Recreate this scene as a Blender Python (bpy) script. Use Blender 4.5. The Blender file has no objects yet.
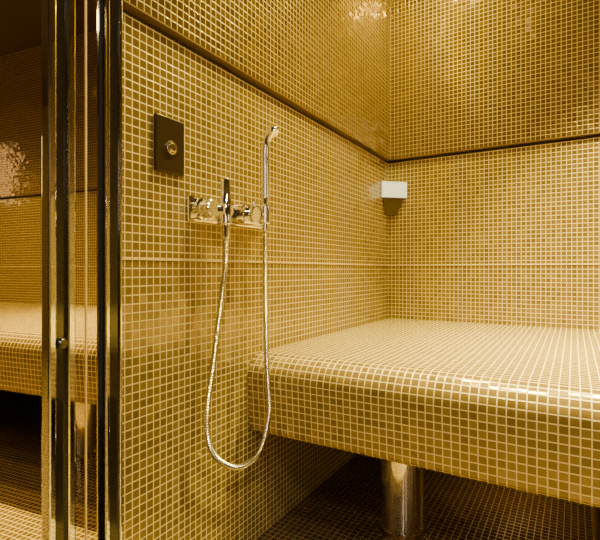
import bpy, bmesh, math
from mathutils import Vector, Matrix

# ------------------------------------------------------------ materials
def new_mat(name):
    m = bpy.data.materials.new(name); m.use_nodes = True
    return m, m.node_tree.nodes, m.node_tree.links, m.node_tree.nodes['Principled BSDF']

def plain(name, col, rough=0.4, metal=0.0, noise=0.0, coat=0.0):
    m, N, L, b = new_mat(name)
    b.inputs['Roughness'].default_value = rough
    b.inputs['Metallic'].default_value = metal
    b.inputs['Coat Weight'].default_value = coat
    t = N.new('ShaderNodeTexNoise'); t.inputs['Scale'].default_value = 18
    r = N.new('ShaderNodeValToRGB')
    k = noise
    r.color_ramp.elements[0].color = (*[c*(1-k) for c in col], 1)
    r.color_ramp.elements[1].color = (*[min(1, c*(1+k)) for c in col], 1)
    L.new(t.outputs['Fac'], r.inputs[0]); L.new(r.outputs[0], b.inputs['Base Color'])
    return m

def emis(name, col, s):
    m, N, L, b = new_mat(name)
    b.inputs['Emission Color'].default_value = (*col, 1)
    b.inputs['Emission Strength'].default_value = s
    return m

def tile(name, ca, cb, grout, pitch=0.0165, half=0.435, rough=0.13, tilt=0.045, metal=0.4):
    m, N, L, b = new_mat(name)
    def math_(op, a, c=None):
        n = N.new('ShaderNodeMath'); n.operation = op
        for i, v in enumerate((a, c)):
            if v is None: continue
            if isinstance(v, (int, float)): n.inputs[i].default_value = v
            else: L.new(v, n.inputs[i])
        return n.outputs[0]
    uv = N.new('ShaderNodeUVMap'); uv.uv_map = 'UVMap'
    sc = N.new('ShaderNodeVectorMath'); sc.operation = 'SCALE'; sc.inputs['Scale'].default_value = 1/pitch
    L.new(uv.outputs[0], sc.inputs[0])
    se = N.new('ShaderNodeSeparateXYZ'); L.new(sc.outputs[0], se.inputs[0])
    fx = math_('ABSOLUTE', math_('SUBTRACT', math_('FLOORED_MODULO', se.outputs[0], 1.0), 0.5))
    fy = math_('ABSOLUTE', math_('SUBTRACT', math_('FLOORED_MODULO', se.outputs[1], 1.0), 0.5))
    mx = math_('MAXIMUM', fx, fy)
    mr = N.new('ShaderNodeMapRange'); mr.interpolation_type = 'SMOOTHSTEP'
    mr.inputs['From Min'].default_value = half-0.03; mr.inputs['From Max'].default_value = half+0.03
    mr.inputs['To Min'].default_value = 1; mr.inputs['To Max'].default_value = 0
    L.new(mx, mr.inputs['Value'])
    fl = N.new('ShaderNodeVectorMath'); fl.operation = 'FLOOR'; L.new(sc.outputs[0], fl.inputs[0])
    wn = N.new('ShaderNodeTexWhiteNoise'); wn.noise_dimensions = '3D'; L.new(fl.outputs[0], wn.inputs['Vector'])
    mc = N.new('ShaderNodeMix'); mc.data_type = 'RGBA'
    L.new(wn.outputs['Value'], mc.inputs['Factor'])
    mc.inputs['A'].default_value = (*ca, 1); mc.inputs['B'].default_value = (*cb, 1)
    mg = N.new('ShaderNodeMix'); mg.data_type = 'RGBA'
    L.new(mr.outputs[0], mg.inputs['Factor'])
    mg.inputs['A'].default_value = (*grout, 1); L.new(mc.outputs['Result'], mg.inputs['B'])
    L.new(mg.outputs['Result'], b.inputs['Base Color'])
    rr = N.new('ShaderNodeMapRange'); rr.inputs['To Min'].default_value = 0.5; rr.inputs['To Max'].default_value = rough
    L.new(mr.outputs[0], rr.inputs['Value']); L.new(rr.outputs[0], b.inputs['Roughness'])
    me = N.new('ShaderNodeMapRange'); me.inputs['To Min'].default_value = 0.0; me.inputs['To Max'].default_value = metal
    L.new(mr.outputs[0], me.inputs['Value']); L.new(me.outputs[0], b.inputs['Metallic'])
    ge = N.new('ShaderNodeNewGeometry')
    s1 = N.new('ShaderNodeVectorMath'); s1.operation = 'SUBTRACT'; s1.inputs[1].default_value = (.5, .5, .5)
    L.new(wn.outputs['Color'], s1.inputs[0])
    s2 = N.new('ShaderNodeVectorMath'); s2.operation = 'SCALE'; s2.inputs['Scale'].default_value = tilt
    L.new(s1.outputs[0], s2.inputs[0])
    s3 = N.new('ShaderNodeVectorMath'); s3.operation = 'ADD'
    L.new(s2.outputs[0], s3.inputs[0]); L.new(ge.outputs['Normal'], s3.inputs[1])
    s4 = N.new('ShaderNodeVectorMath'); s4.operation = 'NORMALIZE'; L.new(s3.outputs[0], s4.inputs[0])
    bp = N.new('ShaderNodeBump'); bp.inputs['Strength'].default_value = 0.35; bp.inputs['Distance'].default_value = 0.0012
    L.new(mr.outputs[0], bp.inputs['Height']); L.new(s4.outputs[0], bp.inputs['Normal'])
    L.new(bp.outputs[0], b.inputs['Normal'])
    b.inputs['Specular IOR Level'].default_value = 0.75
    return m

M_TILE = tile('mosaic_tile', (0.165, 0.112, 0.034), (0.25, 0.17, 0.052), (0.56, 0.44, 0.16), tilt=.06)
M_TILE_UP = tile('shaded_upper_mosaic', (0.11, 0.066, 0.018), (0.18, 0.11, 0.030), (0.34, 0.245, 0.085), rough=.13, metal=.5, tilt=.08)  # darker copy of the wall mosaic; dimmer light up there put into the colour
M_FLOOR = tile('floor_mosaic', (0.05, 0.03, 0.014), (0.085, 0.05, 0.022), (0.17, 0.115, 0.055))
M_DARK = plain('dark_recess', (0.035, 0.022, 0.01), 0.6, 0, 0.2)
M_CEIL = plain('dark_ceiling_paint', (0.035, 0.022, 0.012), 0.55, 0, 0.15)
M_LIP = plain('brass_lip', (0.55, 0.42, 0.17), 0.4, 0, 0.1)
M_EDGE = plain('dark_brass_edge', (0.16, 0.10, 0.04), 0.4, 0.3, 0.1)
M_CHROME = plain('chrome', (0.94, 0.94, 0.93), 0.05, 1.0, 0.02)
M_LEG = plain('polished_steel', (0.80, 0.74, 0.67), 0.10, 1.0, 0.02)
M_HOSE = plain('steel_hose', (0.55, 0.51, 0.45), 0.22, 1.0, 0.05)
M_BLACK = plain('black_gloss', (0.012, 0.009, 0.006), 0.12, 0, 0.1, 0.5)
M_BRONZE = plain('dark_bronze_plate', (0.035, 0.022, 0.012), 0.3, 0.4, 0.1)
M_MIRROR = plain('bronze_mirror_glass', (0.68, 0.56, 0.35), 0.015, 1.0, 0.0)
M_WOOD = plain('dark_wood', (0.03, 0.018, 0.01), 0.4, 0, 0.4)
M_SILVER = plain('satin_silver_glow', (0.75, 0.88, 1.0), 0.3, 0.1, 0.02)
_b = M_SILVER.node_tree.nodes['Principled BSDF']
_b.inputs['Emission Color'].default_value = (.85, .92, 1, 1); _b.inputs['Emission Strength'].default_value = .45  # housing is no lamp; added glow stands in for a pale reflection
M_GLOW = emis('warm_lamp_glow', (1.0, 0.68, 0.3), 14)
M_GLOW2 = emis('sconce_or_panel_glow', (1.0, 0.74, 0.45), 9)

# ------------------------------------------------------------ mesh builder
class B:
    def __init__(s): s.v=[]; s.f=[]; s.uv=[]; s.mi=[]; s.sm=[]; s.mats=[]
    def mat(s, m):
        if m not in s.mats: s.mats.append(m)
        return s.mats.index(m)
    def face(s, pts, m, uvs=None, smooth=False):
        b=len(s.v); s.v += [tuple(p) for p in pts]; s.f.append(tuple(range(b,b+len(pts))))
        if uvs is None:
            n=(Vector(pts[1])-Vector(pts[0])).cross(Vector(pts[2])-Vector(pts[1]))
            a=[abs(c) for c in n]; k=a.index(max(a))
            uvs=[{0:(p[1],p[2]),1:(p[0],p[2]),2:(p[0],p[1])}[k] for p in pts]
        s.uv.append(uvs); s.mi.append(s.mat(m)); s.sm.append(smooth)
    def box(s, a, b, m):
        x0,y0,z0=a; x1,y1,z1=b
        c=[(x0,y0,z0),(x1,y0,z0),(x1,y1,z0),(x0,y1,z0),(x0,y0,z1),(x1,y0,z1),(x1,y1,z1),(x0,y1,z1)]
        for q in ((0,3,2,1),(4,5,6,7),(0,1,5,4),(1,2,6,5),(2,3,7,6),(3,0,4,7)):
            s.face([c[i] for i in q], m)
    def bbox(s, a, b, m, r=0.003):   # bevelled box
        bm=bmesh.new(); bmesh.ops.create_cube(bm,size=1)
        for v in bm.verts:
            v.co=Vector([(a[i]+b[i])/2+v.co[i]*(b[i]-a[i]) for i in range(3)])
        bmesh.ops.bevel(bm,geom=list(bm.edges),offset=r,segments=2,affect='EDGES',profile=.5)
        for f in bm.faces: s.face([v.co.copy() for v in f.verts], m)
        bm.free()
    def prism(s, poly, z0, z1, m, poly2=None):
        p2=poly2 or poly; n=len(poly)
        s.face([(x,y,z0) for x,y in reversed(poly)],m); s.face([(x,y,z1) for x,y in p2],m)
        for i in range(n):
            j=(i+1)%n
            s.face([(*poly[i],z0),(*poly[j],z0),(*p2[j],z1),(*p2[i],z1)],m)
    def lathe(s, o, ax, prof, m, seg=32, caps=True):   # prof: (dist, radius)
        ax=Vector(ax).normalized(); o=Vector(o)
        u=ax.orthogonal().normalized(); w=ax.cross(u)
        R=[[o+ax*d+(u*math.cos(2*math.pi*k/seg)+w*math.sin(2*math.pi*k/seg))*r for k in range(seg)] for d,r in prof]
        for i in range(len(R)-1):
            for k in range(seg):
                j=(k+1)%seg; s.face([R[i][k],R[i][j],R[i+1][j],R[i+1][k]],m,smooth=True)
        if caps:
            s.face(list(reversed(R[0])),m); s.face(R[-1],m)
    def tube(s, pts, rad, m, seg=12):
        n=len(pts); up=None; R=[]
        for i in range(n):
            t=(pts[min(i+1,n-1)]-pts[max(i-1,0)]).normalized()
            if up is None: up=t.orthogonal().normalized()
            up=(up-t*up.dot(t)).normalized(); w=t.cross(up)
            r=rad(i) if callable(rad) else rad
            R.append([pts[i]+(up*math.cos(2*math.pi*k/seg)+w*math.sin(2*math.pi*k/seg))*r for k in range(seg)])
        for i in range(n-1):
            for k in range(seg):
                j=(k+1)%seg; s.face([R[i][k],R[i][j],R[i+1][j],R[i+1][k]],m,smooth=True)
        s.face(list(reversed(R[0])),m); s.face(R[-1],m)
    def done(s, name, parent=None, weld=True):
        me=bpy.data.meshes.new(name); me.from_pydata(s.v,[],s.f); me.update()
        l=me.uv_layers.new(name='UVMap'); k=0
        for u in s.uv:
            for c in u: l.data[k].uv=c; k+=1
        for m in s.mats: me.materials.append(m)
        for p,mi,sm in zip(me.polygons,s.mi,s.sm): p.material_index=mi; p.use_smooth=sm
        bm=bmesh.new(); bm.from_mesh(me)
        bmesh.ops.remove_doubles(bm,verts=bm.verts,dist=1e-5)
        bmesh.ops.recalc_face_normals(bm,faces=bm.faces)
        for e in bm.edges:
            if len(e.link_faces)==2 and e.calc_face_angle(0)>math.radians(40): e.smooth=False
        bm.to_mesh(me); bm.free()
        o=bpy.data.objects.new(name,me); bpy.context.scene.collection.objects.link(o)
        if parent: o.parent=parent
        return o

def spline(P, n=24):
    P=[Vector(p) for p in P]; out=[]
    Q=[P[0]*2-P[1]]+P+[P[-1]*2-P[-2]]
    for i in range(1,len(Q)-2):
        a,b,c,d=Q[i-1:i+3]
        for k in range(n):
            t=k/n
            out.append(.5*((2*b)+(c-a)*t+(2*a-5*b+4*c-d)*t*t+(3*b-a-3*c+d)*t**3))
    out.append(P[-1]); return out

def resample(P, step):
    out=[P[0]]; acc=0
    for a,b in zip(P,P[1:]):
        L=(b-a).length; d=step-acc
        while d<=L and L>0:
            out.append(a.lerp(b,d/L)); d+=step
        acc=L-(d-step)
    out.append(P[-1]); return out

# ------------------------------------------------------------ room shell
XR, YS, H = 3.2, -3.4, 2.10
ZB, ZT, ZM = 1.158, 1.169, 0.7115
YE = -1.384
w=B()
w.box((-.12,YE,0),(0,0,ZB),M_TILE)
w.box((-.12,YE,ZB),(-.010,0,ZT),M_DARK)
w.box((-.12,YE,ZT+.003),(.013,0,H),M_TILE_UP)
w.box((-.12,YE,ZT),(.014,0,ZT+.003),M_EDGE)
w.box((0,YE,ZM-.0025),(.002,0,ZM+.0025),M_LIP)
w.box((-.12,YS,0),(0,-2.25,H),M_TILE)
w.done('wall_left')
w=B()
w.box((-.12,0,0),(XR,.12,ZB),M_TILE)
w.box((-.12,.010,ZB),(XR,.12,ZT),M_DARK)
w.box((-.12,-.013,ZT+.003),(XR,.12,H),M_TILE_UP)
w.box((-.12,-.014,ZT),(XR,.12,ZT+.003),M_EDGE)
w.box((0,-.002,ZM-.0025),(XR,0,ZM+.0025),M_LIP)
w.done('wall_back')
w=B(); w.box((XR,YS,0),(XR+.12,.12,H),M_TILE); w.done('wall_right')
w=B(); w.box((-.12,YS-.12,0),(XR+.12,YS,H),M_WOOD); w.done('wall_front')
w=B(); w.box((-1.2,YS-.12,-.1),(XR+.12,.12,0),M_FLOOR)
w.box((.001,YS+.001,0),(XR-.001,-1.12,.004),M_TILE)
w.done('floor')
w=B(); w.box((-1.2,YS-.12,H),(XR+.12,.12,H+.1),M_CEIL); w.done('ceiling')

# ------------------------------------------------------------ bench
b=B()
yf, zt, zb, R1, R2 = -1.008, .48, .283, .060, .018
prof=[(-.001,zt)]
prof += [(-.3,zt),(-.6,zt)]
for k in range(13):
    a=math.pi/2*k/12; prof.append((yf+R1-R1*math.sin(a), zt-R1+R1*math.cos(a)))
for k in range(7):
    a=math.pi/2*k/6; prof.append((yf+.008+R2-R2*math.cos(a), zb+R2-R2*math.sin(a)))
prof += [(-.5,zb),(-.001,zb)]
s=0; S=[0]
for p,q in zip(prof,prof[1:]): s+=math.hypot(q[0]-p[0],q[1]-p[1]); S.append(s)
x0,x1=.001,XR-.001
for i in range(len(prof)-1):
    p,q=prof[i],prof[i+1]
    b.face([(x0,*p),(x0,*q),(x1,*q),(x1,*p)],M_TILE,[(x0,S[i]),(x0,S[i+1]),(x1,S[i+1]),(x1,S[i])],smooth=True)
b.face([(x0,*p) for p in prof],M_TILE); b.face([(x1,*p) for p in reversed(prof)],M_TILE)
bench=b.done('tiled_bench')
for i,x in enumerate((.308,.79,1.5,2.3)):
    l=B(); l.lathe((x,-.737,0),(0,0,1),[(0,.066),(.008,.066),(.012,.056),(.286,.056)],M_LEG,48)
    l.done('leg_%d'%(i+1),bench)

# ------------------------------------------------------------ glass door & post
p=B()
p.bbox((-.03,-1.418,0),(.012,-1.386,H-.002),M_BLACK,.002)
p.bbox((.010,-1.3915,0),(.016,-1.386,H-.002),M_CHROME,.0015)
p.bbox((.010,-1.418,0),(.015,-1.411,H-.002),M_CHROME,.0015)
p.done('door_frame_post')
d=B()
d.box((-.008,-.091,.01),(0,-.040,H-.02),M_MIRROR)
d.box((-.008,-.85,.01),(0,-.137,H-.02),M_MIRROR)
d.bbox((-.02,-.105,.01),(.010,-.091,H-.02),M_CHROME,.003)
d.bbox((-.02,-.124,.01),(.003,-.105,H-.02),M_BLACK,.001)
d.bbox((-.02,-.137,.01),(.010,-.124,H-.02),M_CHROME,.003)
d.box((-.002,-.0665,.01),(.002,-.065,H-.02),M_LIP)
d.lathe((.003,-.1145,.575),(1,0,0),[(0,.008),(.008,.008),(.01,.006)],M_BLACK,24)
do=d.done('door_1'); do.location=(0,YE,0); do.rotation_euler=(0,0,math.radians(4))

# ------------------------------------------------------------ control plate
c=B()
c.bbox((.0005,-1.305,.883),(.010,-1.231,.994),M_BRONZE,.002)
c.lathe((.010,-1.2685,.934),(1,0,0),[(0,.0135),(.003,.0135),(.004,.011),(.004,.0105),(.006,.0095),(.007,.007)],M_HOSE,40)
c.done('steam_control_panel')

# ------------------------------------------------------------ shower mixer
shower=bpy.data.objects.new('shower_mixer',None); bpy.context.scene.collection.objects.link(shower)
m=B()
m.bbox((.0005,-1.216,.794),(.010,-1.128,.848),M_CHROME,.003)
m.bbox((.0005,-1.085,.796),(.010,-.955,.846),M_CHROME,.003)
m.bbox((.004,-1.13,.808),(.024,-1.08,.834),M_CHROME,.003)
m.bbox((.010,-1.085,.798),(.050,-1.030,.842),M_CHROME,.003)
m.lathe((.010,-1.188,.82),(1,0,0),[(0,.024),(.014,.024),(.016,.020),(.042,.020),(.044,.018)],M_CHROME)
m.lathe((.010,-1.154,.82),(1,0,0),[(0,.017),(.052,.017)],M_CHROME)
m.lathe((.055,-1.154,.757),(0,0,1),[(0,.007),(.004,.0085),(.03,.0085),(.034,.0125),(.085,.0125),(.088,.0105),(.126,.0105),(.129,.008)],M_CHROME)
m.lathe((.050,-1.0575,.82),(1,0,0),[(0,.018),(.014,.018),(.016,.016)],M_CHROME)
m.lathe((.058,-1.0575,.82),(0,0,1),[(0,.004),(.03,.004)],M_CHROME,16)
m.lathe((.010,-1.008,.825),(1,0,0),[(0,.010),(.038,.010)],M_CHROME)
m.lathe((.055,-1.008,.802),(0,0,1),[(0,.012),(.002,.0145),(.042,.0145),(.044,.012)],M_CHROME)
m.done('mixer_body',shower)
h=B()
st=spline([(.055,-1.008,.786),(.055,-1.008,.86),(.055,-1.008,.93),(.055,-1.008,.980),(.058,-1.008,1.000),(.066,-1.008,1.015),(.078,-1.008,1.025)],10)
n=len(st)
h.tube(st,lambda i:(.008 if i<10 else .0095+ (i/n)*.001),M_CHROME,20)
h.lathe((.078,-1.008,1.025),(.55,0,-.6),[(-.010,.009),(-.006,.012),(.006,.0135),(.009,.012)],M_CHROME,24)
h.done('hand_shower',shower)
hs=B()
pts=resample(spline([(.055,-1.154,.762),(.054,-1.155,.70),(.045,-1.157,.625),(.04,-1.18,.4775),(.04,-1.199,.376),(.042,-1.178,.296),(.05,-1.11,.246),(.063,-1.043,.259),(.082,-1.031,.345),(.078,-1.03,.42),(.073,-1.03,.524),(.060,-1.015,.66),(.055,-1.008,.74),(.055,-1.008,.79)],40),.0011)
hs.tube(pts,lambda i:.0062+.0010*math.sin(i*2*math.pi/5),M_HOSE,12)
hs.done('shower_hose',shower)

# ------------------------------------------------------------ corner steam outlet
k=B()
tri=[(.0005,-.0005),(.0005,-.080),(.006,-.086),(.086,-.006),(.080,-.0005)]
tri2=[(.0005,-.0005),(.0005,-.066),(.004,-.071),(.071,-.004),(.066,-.0005)]
tri3=[(.0005,-.0005),(.0005,-.036),(.004,-.040),(.040,-.004),(.036,-.0005)]
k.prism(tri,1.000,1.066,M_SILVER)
k.prism(tri3,.930,.996,M_BRONZE,tri2)
k.prism(tri2,.995,1.001,M_DARK)
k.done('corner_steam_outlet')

# ------------------------------------------------------------ lamps
def lamp(x,y,e,col,size,spread=180,z=None,name='ceiling_downlight_or_fill',glow=None):
    z=H if z is None else z
    f=B(); f.lathe((x,y,z-.012),(0,0,1),[(0,size*.5+.012),(.0118,size*.5+.016)],M_CHROME,40)
    f.lathe((x,y,z-.0135),(0,0,1),[(0,size*.5),(.002,size*.5)],glow or M_GLOW,40)
    fo=f.done(name)
    l=bpy.data.lights.new('lamp','AREA'); l.shape='DISK'; l.size=size; l.energy=e; l.color=col; l.spread=math.radians(spread)
    o=bpy.data.objects.new('beam',l); o.location=(x,y,z-.02); bpy.context.scene.collection.objects.link(o); o.parent=fo
    return fo
lamp(.25,-.38,21,(1,.76,.10),.08,140)
lamp(.46,-.93,20,(1,.79,.16),.07,95)
lamp(.85,-.55,58,(1,.80,.20),.08,68)
lamp(2.2,-.70,28,(1,.79,.18),.09,90)
lamp(1.35,-1.60,16,(1,.80,.24),.12,110)
lamp(1.30,-2.05,20,(1,.86,.52),.2,150)  # added neutral fill, takes the warm cast off the left wall
lamp(1.35,-2.8,26,(1,.88,.60),.3)  # added fill from behind the camera, given a ceiling fixture
ub=lamp(.56,-.42,.7,(1,.62,.14),.06,170,.2825,'under_bench_fill')  # added fill, puts a warm highlight on the leg
ub.parent=bench
def sconce_or_panel(a,b,m0,m1):
    f=B(); f.bbox(a,b,M_CHROME,.004); f.bbox(m0,m1,M_GLOW2,.003); f.done('wall_sconce_or_panel')
sconce_or_panel((1.45,YS+.001,1.0),(1.65,YS+.03,1.75),(1.47,YS+.025,1.02),(1.63,YS+.06,1.73))  # added glowing panel behind the camera, for the chrome to reflect
sconce_or_panel((2.35,YS+.001,1.0),(2.55,YS+.03,1.75),(2.37,YS+.025,1.02),(2.53,YS+.06,1.73))  # second added panel, also only for reflections in the chrome
sconce_or_panel((XR-.03,-.65,1.25),(XR-.001,-.45,1.75),(XR-.06,-.63,1.27),(XR-.025,-.47,1.73))

W=bpy.data.worlds.new('World'); bpy.context.scene.world=W; W.use_nodes=True
W.node_tree.nodes['Background'].inputs[0].default_value=(1,.8,.55,1)
W.node_tree.nodes['Background'].inputs[1].default_value=.15

cam=bpy.data.cameras.new('camera'); co=bpy.data.objects.new('camera',cam)
bpy.context.scene.collection.objects.link(co)
cam.sensor_width=36; cam.lens=36*455/600; cam.clip_start=.01
co.location=(.7,-1.914,.69); co.rotation_euler=(math.pi/2,0,math.radians(31.06))
bpy.context.scene.camera=co
